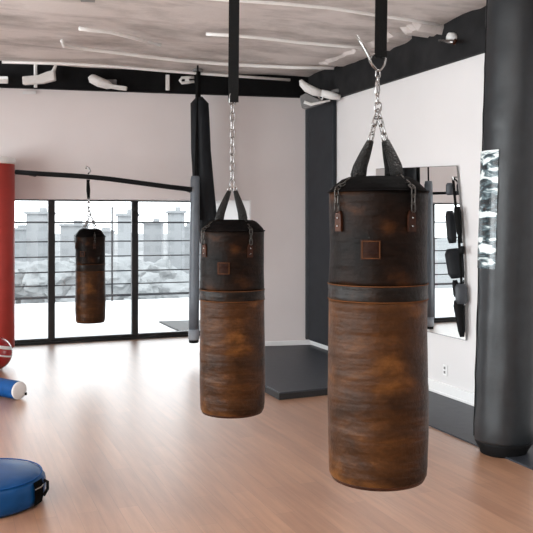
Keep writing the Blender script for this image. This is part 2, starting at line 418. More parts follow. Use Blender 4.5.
def tree(px, Y, ytop, rad, label):
    c = PX(px, ytop, Y)
    o = thing('far_tree', (c.x, Y, -22), label, 'tree', 'hazy trees below the balcony')
    top = c.z+22
    bm = bmesh.new(); tube(bm, [(0, 0, 0), (.1, 0, top*.5), (0, 0, top-rad*.8)], .5, 8, rad=[.6, .4, .2]); link('trunk', bm, M['trunk'], o, True)
    bm = bmesh.new(); bmesh.ops.create_icosphere(bm, subdivisions=4, radius=1)
    s = rb.uniform(0, 50)
    for v in bm.verts:
        d = 1+.45*mnoise.noise(v.co*1.7+Vector((s, 0, 0)))+.16*mnoise.noise(v.co*4.5+Vector((0, s, 0)))+.08*mnoise.noise(v.co*11)
        v.co = Vector((v.co.x*rad*1.25*d, v.co.y*rad*d, v.co.z*rad*.9*d+top-rad*.9))
    link('crown', bm, M['tree'], o)
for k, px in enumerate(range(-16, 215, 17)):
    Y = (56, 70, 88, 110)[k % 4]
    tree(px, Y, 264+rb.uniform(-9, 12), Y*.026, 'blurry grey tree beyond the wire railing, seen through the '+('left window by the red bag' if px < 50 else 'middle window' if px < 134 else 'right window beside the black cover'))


# ------------------------------------------------------------------ mats, pads, pillar
bm = bmesh.new()
Cn = Vector((.131, 8.04, 0)); v_ = Vector((1, .45, 0)).normalized(); w_ = Vector((-.4, 1, 0)).normalized()
pts = [Cn, Cn+v_*2.03, R(-.03, -.06), Vector((-.38, YW(-.38)-.06, 0)), Vector((-.38, 10.2, 0)), Cn+w_*1.0]
# keep the front corner on the wall side clear of the baseboard
fr_ = pts[1]; rel = fr_-P0; uu = rel.dot(U)
pts[1] = fr_ - U*(uu+.03)
prism(bm, pts, 0, .075)
me_mat = link('floor_mat', bm, [M['mat_rubber']], bevel=.006)
tag(me_mat, 'thick dark grey training mat in the back corner, black front edge', 'mat')
bm = bmesh.new()
q0 = Cn+v_*.02; 
def offp(p, d): return p+d
a, b_ = pts[0], pts[1]; n_ = Vector((v_.y, -v_.x, 0))
prism(bm, [a+n_*.006-v_*.0, b_+n_*.006, b_, a], .002, .062)
n2_ = -Vector((w_.y, -w_.x, 0)); n2_ = Vector((-w_.y, w_.x, 0))
prism(bm, [a, Cn+w_*1.0, Cn+w_*1.0+n2_*.006, a+n2_*.006+n_*.006], .002, .062)
link('edge_strip', bm, M['mat_side'], me_mat)

bm = bmesh.new()
B0 = Vector((1.42, 7.03, 0)); bdir = Vector((-.4, 1, 0)).normalized()
pa = B0+bdir*1.20; pb = B0-bdir*5.0
def to_wall(p): 
    rel = p-P0; return p - U*(rel.dot(U)+.035)
prism(bm, [pa, pb, to_wall(pb), to_wall(pa)], 0, .014)
tag(link('floor_runner', bm, M['mat_rubber'], bevel=.003), 'thin dark rubber runner mat along the foot of the right wall', 'mat')

# corner wall pads
o = thing('corner_wall_pad', R(-.05, -.06, .14), 'tall dark grey padding covering the back right corner above the mat', 'wall pad')
bm = bmesh.new(); p = [R(-.075, -.07), R(-.075, -.80), R(-.005, -.80), R(-.005, -.0)]
prism(bm, [x-Vector((o.location.x, o.location.y, 0)) for x in p], 0, 3.27); link('side_pad', bm, M['corner_vinyl'], o, bevel=.02, seg=3)
bm = bmesh.new(); d = Vector((1, .22, 0)).normalized(); nn = Vector((d.y, -d.x, 0))
x0 = .545; q = [Vector((x0, YW(x0)+.04, 0)), Vector((x0, YW(x0)-.04, 0)), Vector((.63, YW(.63)-.05, 0)), Vector((.67, YW(.63)+.04, 0))]
prism(bm, [x-Vector((o.location.x, o.location.y, 0)) for x in q], 0, 3.36); link('back_pad', bm, M['pad_grey'], o, bevel=.015, seg=3)

# padded pillar, leaning slightly
PXc, PYc, PR = 1.842, 6.23, .228
o = thing('padded_pillar', (PXc, PYc, .0), 'thick round pillar wrapped in dark charcoal padding at the right', 'pillar')
def lean(bm):
    for v in bm.verts: v.co.x += .030*max(0, v.co.z)
bm = bmesh.new()
prof = [(PR-.03, .10), (PR-.006, .105), (PR, .125)]+[(PR+.004*math.sin(k*1.9), .125+k*.12) for k in range(1, 30)]+[(PR, 3.70), (PR-.03, 3.72)]
lathe(bm, prof, 64, rfun=lambda r, z, a: r+.004*mnoise.noise(Vector((math.cos(a)*2, math.sin(a)*2, z*1.6)))); lean(bm); link('padding', bm, M['pillar_vinyl'], o, True)
bm = bmesh.new(); lathe(bm, [(PR-.055, .0), (PR-.05, .02), (PR-.012, .085), (PR-.015, .11)], 64); lean(bm); link('base', bm, M['base_black'], o, True)
bm = bmesh.new(); lathe(bm, [(PR-.06, 3.70), (PR-.06, CEIL+.0)], 48); lean(bm); link('column_head', bm, M['beam'], o, True)
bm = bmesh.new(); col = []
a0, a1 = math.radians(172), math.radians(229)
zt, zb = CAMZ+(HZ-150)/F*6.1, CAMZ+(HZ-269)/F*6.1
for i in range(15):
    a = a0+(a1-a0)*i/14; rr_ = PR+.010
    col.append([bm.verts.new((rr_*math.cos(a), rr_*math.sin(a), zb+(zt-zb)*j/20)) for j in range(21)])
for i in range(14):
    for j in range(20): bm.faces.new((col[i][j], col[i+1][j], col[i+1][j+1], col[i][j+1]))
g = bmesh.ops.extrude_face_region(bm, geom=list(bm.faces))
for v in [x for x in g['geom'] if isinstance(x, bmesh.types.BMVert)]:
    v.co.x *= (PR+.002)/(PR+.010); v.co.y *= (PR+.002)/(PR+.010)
lean(bm); tag(link('patterned_strip', bm, M['strip'], o), 'glossy pale patterned strip on the padding', None)
bm = bmesh.new()
tube(bm, [(-(PR+.004), .0, z) for z in (.13, 1, 2, 3, 3.6)], .004, 6); 
lean(bm); link('seam', bm, M['base_black'], o)

# ------------------------------------------------------------------ wall mirror and gear
def RW(px, py, off=0):   # point on the right wall (offset into the room)
    r = (px-266.5)/F
    Y = (5.115-off*1.077)/(r+.3996); return Vector((r*Y, Y, CAMZ+(HZ-py)/F*Y))
quad = [RW(372, 337.0, .03)]
tl = RW(376, 169, .03); tr_ = RW(456.5, 166, .03); mrr = RW(464, 262, .03); brr = RW(465.3, 340, .03); bl = RW(376, 169, .03)
bl = Vector((tl.x, tl.y, brr.z))
inn = -U*.0
def slab(bm, pts, th, inward):
    a = [bm.verts.new(p) for p in pts]; b2 = [bm.verts.new(p+inward*th) for p in pts]
    bm.faces.new(a); bm.faces.new(b2[::-1]); n = len(pts)
    for i in range(n): bm.faces.new((a[i], b2[i], b2[(i+1) % n], a[(i+1) % n]))
base = tl.copy()
mo = thing('wall_mirror', bl, 'large frameless mirror on the right wall reflecting the windows', 'mirror')
bm = bmesh.new(); slab(bm, [p-bl for p in (tl, tr_, mrr, brr, bl)], .012, U*1.0); link('glass', bm, M['mirror'], mo)
bm = bmesh.new(); ring = [p-bl for p in (tl, tr_, mrr, brr, bl)]
tube(bm, [p+U*.006 for p in ring], .006, 6, closed=True); link('edge_trim', bm, M['steel'], mo)

gr = RW(452, 178, .09)
g = thing('hanging_training_gear', gr, 'black straps with grips and pads hanging at the right edge of mirror', 'training gear')
def G(px, py, off=.09): return RW(px, py, off)-gr
bm = bmesh.new(); tube(bm, [G(453, 178, .035), G(454, 188), G(456, 210), G(459, 240), G(461, 270), G(462, 300), G(462.5, 334)], .014, 8, flat=.4); link('strap', bm, M['black_web'], g)
def pad(name, p0, p1, r0, r1, mat, fl=.8):
    bm = bmesh.new(); a, b2 = Vector(p0), Vector(p1); n = 7
    tube(bm, [a.lerp(b2, i/(n-1)) for i in range(n)], r0, 12, rad=[(r0+(r1-r0)*i/(n-1))*(.72 if i in (0, n-1) else 1) for i in range(n)], flat=fl)
    return link(name, bm, mat, g, True)
pad('grip', G(450, 183), G(450, 195), .042, .042, M['pad_grey'])
pad('foam_roll', G(449.5, 211), G(452.5, 243), .048, .050, M['dark_vinyl'])
pad('grip', G(457, 207), G(460, 238), .040, .026, M['black_web'])
pad('pad', G(452.5, 249), G(457, 278), .085, .080, M['dark_vinyl'], .5)
pad('buckle', G(462, 246), G(462, 254), .03, .03, M['base_black'])
pad('buckle', G(455, 280), G(456, 297), .03, .026, M['base_black'])
pad('pad', G(461.0, 284), G(461.8, 304), .062, .062, M['pad_grey'], .5)
pad('handle', G(458.5, 300), G(462.2, 337), .062, .030, M['base_black'], .6)
bm = bmesh.new(); tube(bm, [G(453, 177, .0), G(453, 177, .06), G(453, 180, .06)], .006, 6); link('hook', bm, M['steel'], g)

# power outlet
o = thing('power_outlet', RW(445.6, 370, .0), 'small white power outlet low on the right wall', 'outlet', rz=ROT)
bm = bmesh.new(); box(bm, (-.006, 0, 0), (.012, .07, .11)); link('cover_plate', bm, M['white_trim'], o, bevel=.003)
for dz in (-.022, .022):
    bm = bmesh.new(); box(bm, (-.013, 0, dz), (.004, .028, .026)); link('socket', bm, M['grey_plastic'], o)

# ------------------------------------------------------------------ left side things
o = thing('standing_punching_bag', (PX(-4, 0, 10.1).x, 10.1, 0), 'red cylindrical bag with white top cap at the left edge', 'punching bag')
ztop = CAMZ+(HZ-158)/F*10.1; r = .226
bm = bmesh.new(); lathe(bm, [(r-.02, .19), (r, .21), (r, 1.0), (r, ztop-.08)], 48); link('body', bm, M['red_vinyl'], o, True)
bm = bmesh.new(); lathe(bm, [(r+.004, ztop-.075), (r+.010, ztop-.07), (r+.010, ztop-.012), (r-.0, ztop), (r-.06, ztop+.012), (.02, ztop+.016)], 48); link('top_cap', bm, M['cap_white'], o, True)
bm = bmesh.new(); lathe(bm, [(.11, 0), (.11, .03), (.08, .05), (.07, .2)], 32); link('base', bm, M['base_black'], o, True)

o = thing('exercise_ball', (PX(-5.0, 0, 9.66).x, 9.66, .185), 'shiny red ball with white band lying below the red bag', 'ball')
bm = bmesh.new(); bmesh.ops.create_uvsphere(bm, u_segments=40, v_segments=24, radius=.203); link('shell', bm, M['ball_red'], o, True)
o.location.z = .203
bm = bmesh.new()
tm = Matrix.Rotation(math.radians(12), 4, 'Y') @ Matrix.Rotation(math.radians(-6), 4, 'X')
lathe(bm, [(.2045*math.cos(t), .2045*math.sin(t)) for t in [(-.02+.03*k) for k in range(4)]], 48, mtx=tm, cap=False)
link('white_band', bm, M['white_trim'], o, True)
bm = bmesh.new()
lathe(bm, [(.2045*math.cos(t), .2045*math.sin(t)) for t in [(.42+.05*k) for k in range(5)]], 48, mtx=tm, cap=False)
link('white_band', bm, M['white_trim'], o, True)

# bolster
ax = Vector((.82, -.57, 0)).normalized(); end = Vector(((19.5-266.5)/F*8.06, 8.06, .092))
o = thing('foam_bolster', (end.x, end.y, 0), 'blue cylindrical bolster with white end lying on floor at left', 'bolster')
mt = Matrix.Translation((0, 0, .092)) @ ax.to_track_quat('Z', 'Y').to_matrix().to_4x4()
bm = bmesh.new(); lathe(bm, [(.088, -1.1), (.092, -1.08), (.092, -.6), (.092, -.03), (.091, -.008)], 40, mtx=mt); link('cover', bm, M['blue_cloth'], o, True)
bm = bmesh.new(); lathe(bm, [(.091, -.012), (.0905, -.004), (.084, .004), (.04, .008), (.005, .009)], 40, mtx=mt); link('end_cap', bm, M['white_trim'], o, True)
bm = bmesh.new(); s_ = mt @ Vector((0, 0, .006)); side = Vector((-ax.y, ax.x, 0))
box(bm, s_+side*.072+Vector((0, 0, -.045)), (.02, .02, .025)); link('zip_pull', bm, M['base_black'], o)

# blue round pad
o = thing('round_crash_pad', (-1.80, 5.12, 0), 'blue round padded cushion with black strap on floor at left', 'pad')
rr0 = .372
prof = [(rr0-.05, 0.002), (rr0-.02, .012), (rr0-.004, .035), (rr0, .08), (rr0, .125), (rr0-.006, .153), (rr0-.025, .172), (rr0-.07, .186), (rr0-.2, .196), (.02, .198)]
def wr(r_, z, a): 
    return r_*(1+.006*math.sin(a*23)*(1 if .02 < z < .175 else 0)+.004*mnoise.noise(Vector((math.cos(a)*5, math.sin(a)*5, z*9))))
bm = bmesh.new(); lathe(bm, prof, 96, rfun=wr); link('cover', bm, M['blue_vinyl'], o, True)
bm = bmesh.new(); tube(bm, [((rr0-.022)*math.cos(a), (rr0-.022)*math.sin(a), .176) for a in [2*PI*k/72 for k in range(72)]], .004, 6, closed=True); link('piping', bm, M['blue_cloth'], o, True)
a_ = math.radians(-13)
def cyl(a, rad, z): return Vector((rad*math.cos(a), rad*math.sin(a), z))
bm = bmesh.new()
strip = []
for i in range(6):
    a = a_-.14+.28*i/5
    strip.append([bm.verts.new(cyl(a, rr0+.007+dr, z)) for z, dr in ((.02, -.004), (.05, .002), (.09, .004), (.135, .002), (.166, -.008))])
for i in range(5):
    for j in range(4): bm.faces.new((strip[i][j], strip[i+1][j], strip[i+1][j+1], strip[i][j+1]))
bmesh.ops.solidify(bm, geom=list(bm.faces), thickness=.006)
st = link('strap', bm, M['black_web'], o, True)
bm = bmesh.new(); tube(bm, [cyl(a_-.15, rr0+.014, .125), cyl(a_, rr0+.022, .128), cyl(a_+.16, rr0+.014, .135)], .005, 8); link('buckle', bm, M['steel'], st)
bm = bmesh.new(); tube(bm, [cyl(a_+.17, rr0+.01, .15), cyl(a_+.2, rr0+.03, .135), cyl(a_+.2, rr0+.03, .09), cyl(a_+.17, rr0+.008, .05)], .010, 8); link('handle', bm, M['base_black'], o, True)

# ------------------------------------------------------------------ hanging bags
def heavy_bag(px, Y, zb, zs, rad, label, group, k, sleeve_top, chain_top, hook=True, cap_h=.055, spread=.10, two_chain=True, seams=(.0, .0), rot=0):
    """bag axis at px, depth Y; bottom zb, shoulder zs, dome above, chain up to chain_top"""
    X = (px-266.5)/F*Y
    o = thing('heavy_punching_bag', (X, Y, zb), label, 'punching bag', group, rz=rot)
    H = zs-zb
    s1, s2 = seams     # heights of the two seams above the bottom
    sd = k*7.3
    def rf(r_, z, a):
        c, s = math.cos(a), math.sin(a)
        return r_*(1+.014*mnoise.noise(Vector((c*1.2, s*1.2, z*7+sd)))+.020*mnoise.noise(Vector((c*.7, s*.7, z*2.2+sd*2))))
    # lower panel
    n = 42
    prof = [(rad*.86, .0), (rad*.94, .006), (rad*.985, .02), (rad*1.0, .05)]
    prof += [(rad*(1.0+.006*math.sin(6*t)+(.018 if .1 < t < .5 else .01)*math.sin(PI*t)), .05+(s1-.05)*t) for t in [i/n for i in range(1, n+1)]]
    bm = bmesh.new(); lathe(bm, prof, 64, rfun=rf); link('lower_panel', bm, M['brown_leather'], o, True)
    bm = bmesh.new(); lathe(bm, [(rad*.60, -.004), (rad*.93, -.001), (rad*.955, .008), (rad*.96, .012)], 64, rfun=rf); link('base_disc', bm, M['rivet_leather'], o, True)
    # middle band
    bm = bmesh.new(); lathe(bm, [(rad*1.0, s1-.002), (rad*1.012, s1+.004), (rad*1.0, (s1+s2)/2), (rad*1.012, s2-.004), (rad*1.0, s2+.002)], 64, rfun=rf); link('middle_band', bm, M['band_leather'], o, True)
    # upper panel
    prof = [(rad*(1.0-.006*math.sin(PI*t)), s2+(H-s2)*t) for t in [i/18 for i in range(19)]]
    bm = bmesh.new(); lathe(bm, prof, 64, rfun=rf); link('upper_panel', bm, M['dark_leather'], o, True)
    # gathered top
    prof = [(rad*1.0, H-.010), (rad*.985, H+.002), (rad*.93, H+cap_h*.22), (rad*.84, H+cap_h*.52), (rad*.74, H+cap_h*.80), (rad*.62, H+cap_h*.96), (rad*.3, H+cap_h)]
    bm = bmesh.new(); lathe(bm, prof, 64, rfun=lambda r_, z, a: r_*(1+.018*math.sin(a*7+sd)*(1 if z > H+.01 else 0))); link('top_cover', bm, M['cap_leather'], o, True)
    for zz in (s1, s2, H-.004):
        bm = bmesh.new(); tube(bm, [(rf(rad*1.008, zz, a)*math.cos(a)*1.006, rf(rad*1.008, zz, a)*math.sin(a)*1.006, zz) for a in [2*PI*i/64 for i in range(64)]], .0018 if zz != H-.004 else .004, 5, closed=True)
        link('seam', bm, M['thread'] if zz != H-.004 else M['cap_leather'], o, True)
    # leather label patch facing the camera
    def onface(xx, zz, extra=.0):
        rr_ = rad*1.0+extra; yy = -math.sqrt(max(1e-6, rr_*rr_-xx*xx)); return Vector((xx, yy, zz))
    zc = s2+(H-s2)*.38; hw = rad*.19; xo = -rad*.27
    bm = bmesh.new(); g_ = [[bm.verts.new(onface(xo-hw+2*hw*i/6, zc-hw*1.0+2*hw*j/2*1.0, .006)) for j in range(3)] for i in range(7)]
    for i in range(6):
        for j in range(2): bm.faces.new((g_[i][j], g_[i+1][j], g_[i+1][j+1], g_[i][j+1]))
    bmesh.ops.solidify(bm, geom=list(bm.faces), thickness=.003)
    pt = link('leather_patch', bm, M['rivet_leather'], o)
    bm = bmesh.new(); q = .86
    cs = [(-hw*q, -hw*q), (0, -hw*q), (hw*q, -hw*q), (hw*q, hw*q), (0, hw*q), (-hw*q, hw*q)]
    tube(bm, [onface(xo+c0, zc+c1, .0075) for c0, c1 in cs], .0016, 5, closed=True); link('stitching', bm, M['thread'], pt)
    # four hangers
    top = Vector((0, 0, sleeve_top-zb)); ct = Vector((0, 0, chain_top-zb))
    for i, a in enumerate((-2.42, -.72, .72, 2.42)):
        dx, dy = math.cos(a), math.sin(a)
        fx = -rad*.83 if dx < 0 else rad*.52
        yy = math.sqrt(max(0, rad*rad-fx*fx))*(1 if dy > 0 else -1)
        out = Vector((fx, yy, 0)).normalized()
        basep = Vector((fx, yy, 0))+out*.006
        # riveted tab
        zt = H-.10; bm = bmesh.new()
        for zz in (0,):
            tang = Vector((-out.y, out.x, 0)); vv = []
            w2 = rad*.09
            prof2 = [(-w2, zt-.055), (w2, zt-.055), (w2*1.0, zt+.0), (w2*.6, zt+.022), (-w2*.6, zt+.022), (-w2, zt)]
            f0 = [bm.verts.new(basep+tang*c0+Vector((0, 0, c1))-out*.006) for c0, c1 in prof2]
            f1 = [bm.verts.new(basep+tang*c0+Vector((0, 0, c1))+out*.003) for c0, c1 in prof2]
            bm.faces.new(f0[::-1]); bm.faces.new(f1)
            for q_ in range(6): bm.faces.new((f0[q_], f0[(q_+1) % 6], f1[(q_+1) % 6], f1[q_]))
        tb = link('rivet_tab', bm, M['rivet_leather'], o)
        if dy < 0:
            for zz in (zt-.035, zt-.005):
                bm = bmesh.new(); bmesh.ops.create_uvsphere(bm, u_segments=10, v_segments=6, radius=.0042, matrix=Matrix.Translation(basep+out*.004+Vector((0, 0, zz)))); link('rivet', bm, M['steel'], tb, True)
        # chain from tab over the shoulder
        pA = basep+out*.008+Vector((0, 0, zt+.02)); pB = basep*1.0+out*.008+Vector((0, 0, H+.005))
        pC = Vector((rad*(-.40 if fx < 0 else .33), yy*.45, H+cap_h*.97+.008))
        bm = bmesh.new(); chain(bm, pA, pB, .026, .0085, .0025); chain(bm, pB, pC, .026, .0085, .0025)
        link('chain', bm, M['dark_steel'], o, True)
        # nylon sleeve
        sgn = 1 if fx > 0 else -1
        tp = top+Vector((sgn*spread, yy*.10, 0))
        bm = bmesh.new(); pm = pC.lerp(tp, .5)+Vector((sgn*.003, 0, 0))
        seq = [pC-(tp-pC)*.10, pC, pC.lerp(pm, .5)+Vector((sgn*.003, 0, 0)), pm, pm.lerp(tp, .5), tp]
        tube(bm, seq, .02, 10, rad=[.020, .027, .025, .022, .018, .013], flat=.5)
        if k != 3: link('chain_sleeve', bm, M['sleeve'], o, True)
        else:
            bm.free(); bm = bmesh.new(); chain(bm, pC, tp, .04, .013, .004); link('chain', bm, M['steel'], o, True)
        bm = bmesh.new(); 
        if (ct-tp).length > .05 and two_chain: chain(bm, tp, ct, .030, .0095, .003)
        else: link_ring(bm, tp+Vector((0, 0, .008)), (0, 0, 1), (1, 0, 0), .014, .009, .003)
        link('chain', bm, M['steel'], o, True)
    return o, X, H

# nearest bag
near, NX, NH = heavy_bag(377.8, 3.1, CAMZ-(476-HZ)/F*3.1, CAMZ+(HZ-191)/F*3.1, .190,
    'large near brown leather punching bag hanging at the right of the photo', 'brown leather punching bags', 1,
    CAMZ+(HZ-141)/F*3.1, CAMZ+(HZ-110)/F*3.1, seams=((476-298)/F*3.1, (476-283)/F*3.1), cap_h=.055, spread=.029)
zb = near.location.z
def NP(px, py, dy=0): return Vector(((px-377.8)/F*3.1, dy, CAMZ+(HZ-py)/F*3.1-zb))
bm = bmesh.new(); link_ring(bm, NP(378, 107), (0, 0, 1), (1, .3, 0), .020, .013, .0036); link_ring(bm, NP(377.5, 99.5), (0, 0, 1), (.5, 1, 0), .018, .010, .0036)
link('ring', bm, M['steel'], near, True)
bm = bmesh.new(); tube(bm, [NP(377.5, 97), NP(376.2, 92), NP(376.6, 84), NP(377.6, 78)], .006, 10, rad=[.006, .0075, .0065, .005]); tube(bm, [NP(378.4, 97, .004), NP(379.6, 90, .004), NP(379.2, 82, .004), NP(378, 78, .004)], .003, 8)
link('snap_hook', bm, M['steel'], near, True)
bm = bmesh.new(); link_ring(bm, NP(378, 74), (0, 0, 1), (1, .4, 0), .015, .009, .0036)
link_ring(bm, NP(378.3, 79), (0, 0, 1), (.4, 1, 0), .012, .008, .003); link('swivel', bm, M['steel'], near, True)
cb = [NP(378, 71), NP(372.5, 66), NP(369.5, 60.5), NP(372, 55.5), NP(378, 53), NP(384, 54), NP(386, 58), NP(384.5, 65), NP(381, 70)]
bm = bmesh.new(); tube(bm, cb, .0042, 10, closed=True); link('carabiner', bm, M['steel'], near, True)
bm = bmesh.new(); tube(bm, [NP(356, 36, -.012), NP(362, 45, -.012), NP(368, 56, -.012), NP(371, 64, -.012), NP(376.5, 70, -.008)], .005, 10, rad=[.0035, .006, .0065, .005, .004]); link('hook_spike', bm, M['steel'], near, True)

# second bag
sec, SX, SH = heavy_bag(232.3, 4.75, CAMZ-(411-HZ)/F*4.75, CAMZ+(HZ-230)/F*4.75, .190,
    'brown leather punching bag hanging in the middle of the room', 'brown leather punching bags', 2,
    CAMZ+(HZ-191)/F*4.75, CAMZ+(HZ-182)/F*4.75, seams=((411-299)/F*4.75, (411-289)/F*4.75), cap_h=.062, spread=.018, two_chain=False, rot=.05)
zs = sec.location.z
def SP(px, py, dy=0): return Vector(((px-232.3)/F*4.75, dy, CAMZ+(HZ-py)/F*4.75-zs))
bm = bmesh.new(); chain(bm, SP(232.3, 188), SP(232.6, 104), .050, .014, .0036); link('chain', bm, M['steel'], sec, True)
bm = bmesh.new(); link_ring(bm, SP(232.6, 99), (0, 0, 1), (1, .3, 0), .036, .020, .005); link('ring', bm, M['steel'], sec, True)

# straps
def strap(px0, px1, ybot, Y, wd, label):
    o = thing('webbing_strap', PX(px1, ybot, Y), label, 'strap')
    b0 = Vector((0, 0, 0)); t0 = PX(px0, 0, Y)-o.location
    ztop = CEIL-.02-o.location.z
    dirx = (t0.x)/(t0.z)
    bm = bmesh.new()
    pts_ = [(0, 0, -.0), (dirx*.3*ztop, 0, .3*ztop), (dirx*ztop, 0, ztop)]
    for s in (-.007, .007):
        vs_ = []
        for p in pts_:
            for dx in (-wd/2, wd/2): vs_.append((p[0]+dx, s, p[2]))
        for j in range(2):
            q = [vs_[2*j], vs_[2*j+1], vs_[2*j+3], vs_[2*j+2]]
            a = [bm.verts.new((c[0], c[1]-.002, c[2])) for c in q]; b2 = [bm.verts.new((c[0], c[1]+.002, c[2])) for c in q]
            bm.faces.new(a); bm.faces.new(b2[::-1])
            for i in range(4): bm.faces.new((a[i], b2[i], b2[(i+1) % 4], a[(i+1) % 4]))
    link('webbing', bm, M['black_web'], o)
    bm = bmesh.new(); tube(bm, [(0, -.009, .0), (0, -.006, -.008), (0, .006, -.008), (0, .009, .0)], wd/2, 6, rad=[.004]*4)
    box(bm, (0, 0, -.002), (wd, .02, .010)); link('loop_end', bm, M['black_web'], o)
    bm = bmesh.new(); box(bm, (dirx*ztop, 0, ztop+.0), (.12, .12, .012)); link('ceiling_plate', bm, M['steel'], o)
    return o
strap(381.3, 380.6, 56, 3.1, .0455, 'black webbing strap from the ceiling holding the large near bag')
strap(234.2, 233.3, 101, 4.75, .062, 'black webbing strap from the ceiling holding the middle bag')

# far bag hanging on the bar
YF = 9.85
far, FX, FH = heavy_bag(90.3, YF, CAMZ-(322-HZ)/F*YF, CAMZ+(HZ-236)/F*YF, .180,
    'farthest and smallest brown punching bag hanging before the windows', 'brown leather punching bags', 3,
    CAMZ+(HZ-221)/F*YF, CAMZ+(HZ-213)/F*YF, seams=((322-271)/F*YF, (322-264)/F*YF), cap_h=.09, spread=.035, rot=-.05)
zf = far.location.z
def FP(px, py, dy=0): return Vector(((px-90.3)/F*YF, dy, CAMZ+(HZ-py)/F*YF-zf))
bm = bmesh.new(); chain(bm, FP(89, 216), FP(88.6, 198), .06, .02, .006); link('chain', bm, M['steel'], far, True)
bm = bmesh.new(); tube(bm, [FP(88.6, 199), FP(88.3, 190), FP(88, 182), FP(88.2, 179.6)], .014, 10, rad=[.016, .024, .018, .022]); link('hanging_strap', bm, M['black_web'], far, True)
# bar
def on_bar(px, py, Y=YF): return PX(px, py, Y)
o = thing('hanging_bar', on_bar(88, 177), 'long black sagging bar holding the farthest bag, before the back wall', 'bar')
bp_ = [(15.5, 172), (40, 173.8), (70, 175.5), (88, 176.8), (110, 179), (140, 183), (170, 187), (192, 189.5)]
bm = bmesh.new(); tube(bm, [on_bar(x, y)-o.location for x, y in bp_], .030, 12); link('tube', bm, M['base_black'], o, True)
bm = bmesh.new()
tube(bm, [on_bar(x, y)-o.location for x, y in ((88, 174), (90.5, 171), (89, 168), (86.5, 166.5), (86, 169))], .009, 8); link('hook', bm, M['steel'], o, True)
for px, py in ((20, 172.3), (182, 188.3)):
    p = on_bar(px, py)-o.location; bm = bmesh.new(); yw = YW(p.x+o.location.x)+.06-o.location.y
    tube(bm, [p, Vector((p.x, yw, p.z))], .02, 8); link('bracket', bm, M['base_black'], o, True)

# slim hanging bags next to the middle bag
Yb = 10.55
def BP(px, py, Y): return PX(px, py, Y)
o = thing('black_hanging_bag', BP(201, 250, Yb), 'long black tapering cover hanging from the beam beside the windows', 'bag')
prof_px = [(199.5, 97.0, 3.2, 3), (199.6, 103.5, 9.2, 9), (200.2, 120, 9.5, 9.5), (201.0, 150, 10, 10), (203.5, 185, 10.6, 10.6), (206.2, 215, 10.8, 10.6), (208.5, 240, 9.5, 9), (210.0, 262, 4, 4)]
bm = bmesh.new(); rings = []
for cx, cy, hw, hd in prof_px:
    c = BP(cx, cy, Yb)-o.location; ring = []
    for i in range(28):
        a = 2*PI*i/28; f_ = 1-.18*max(0, math.cos(3*(a+1.75)))**4
        ring.append(bm.verts.new(c+Vector((math.cos(a)*hw/F*Yb*f_, math.sin(a)*hd*.8/F*Yb*f_, 0))))
    rings.append(ring)
for j in range(len(rings)-1):
    for i in range(28): bm.faces.new((rings[j][i], rings[j][(i+1) % 28], rings[j+1][(i+1) % 28], rings[j+1][i]))
bm.faces.new(rings[0]); bm.faces.new(rings[-1][::-1]); link('cover', bm, M['dark_vinyl'], o, True)
bm = bmesh.new(); tube(bm, [BP(196.6, y, Yb-.095)-o.location for y in (106, 150, 175)]+[BP(200.5, 220, Yb-.12)-o.location], .012, 8, rad=[.008, .022, .026, .016]); link('fold', bm, M['base_black'], o, True)
bm = bmesh.new(); p = [BP(198, y, Yb)-o.location for y in (98, 88, 78, 70)]; tube(bm, p, .036, 4, rad=[.036, .036, .034, .034]); link('strap', bm, M['black_web'], o)
zt = CEIL-o.location.z; bm = bmesh.new(); pt_ = p[-1]; tube(bm, [pt_, (pt_.x, pt_.y, zt)], .02, 8); tube(bm, [(pt_.x, pt_.y, zt-.03), (pt_.x, pt_.y, zt)], .07, 10); link('anchor', bm, M['grey_plastic'], o)

o = thing('slim_grey_bag', BP(193.8, 340, 10.28), 'slim blue-grey padded tube hanging right of the windows', 'bag')
bm = bmesh.new(); rpx = .066
zl = (341-177)/F*10.28
lathe(bm, [(rpx*.9, .0), (rpx*1.05, .015), (rpx*1.05, .14)], 28); link('bottom_cuff', bm, M['white_plastic'] if False else M['bag_grey'], o, True)
bm = bmesh.new(); lathe(bm, [(rpx, .13), (rpx*1.02, .5), (rpx*.98, 1.2), (rpx*.9, zl-.05), (rpx*.75, zl)], 28, rfun=lambda r_, z, a: r_); 
for v in bm.verts: v.co.x += .018*v.co.z/zl
link('cover', bm, M['slim_grey'], o, True)
bm = bmesh.new(); lathe(bm, [(rpx*.8, -.035), (rpx*.95, -.03), (rpx*.95, .004)], 28); link('bottom_cap', bm, M['base_black'], o, True)
bm = bmesh.new(); tube(bm, [(.018, 0, zl-.02), (.03, 0, zl+.5), (.05, 0, zl+1.15), (.05, 0, CEIL-o.location.z)], .012, 8); link('cord', bm, M['black_web'], o)

# ------------------------------------------------------------------ fittings on the beams
def YB(px, off=.0): 
    r_ = (px-266.5)/F; return (11.09-off)/(1-.22*r_)
def Bp(px, py, off=.12): return PX(px, py, YB(px, off))
def cylseg(bm, p0, p1, r0, r1=None, n=16):
    tube(bm, [p0, Vector(p0).lerp(Vector(p1), .5), p1], r0, n, rad=[r0, (r0+(r1 or r0))/2, r1 or r0])
# fixture 1 at the very left edge
o = thing('wall_lamp', Bp(0, 80), 'white lamp end cut off by the left photo edge, on black beam', 'lamp')
bm = bmesh.new(); a = Bp(-22, 79.5)-o.location; b_ = Bp(8, 80.0)-o.location; tube(bm, [a, a.lerp(b_, .5), b_], .05, 4, flat=.8); link('housing', bm, M['white_plastic'], o, bevel=.008)
bm = bmesh.new(); tube(bm, [Bp(-8, 79, .12)-o.location, Bp(-8, 79, .0)-o.location], .02, 8); link('bracket', bm, M['white_plastic'], o)
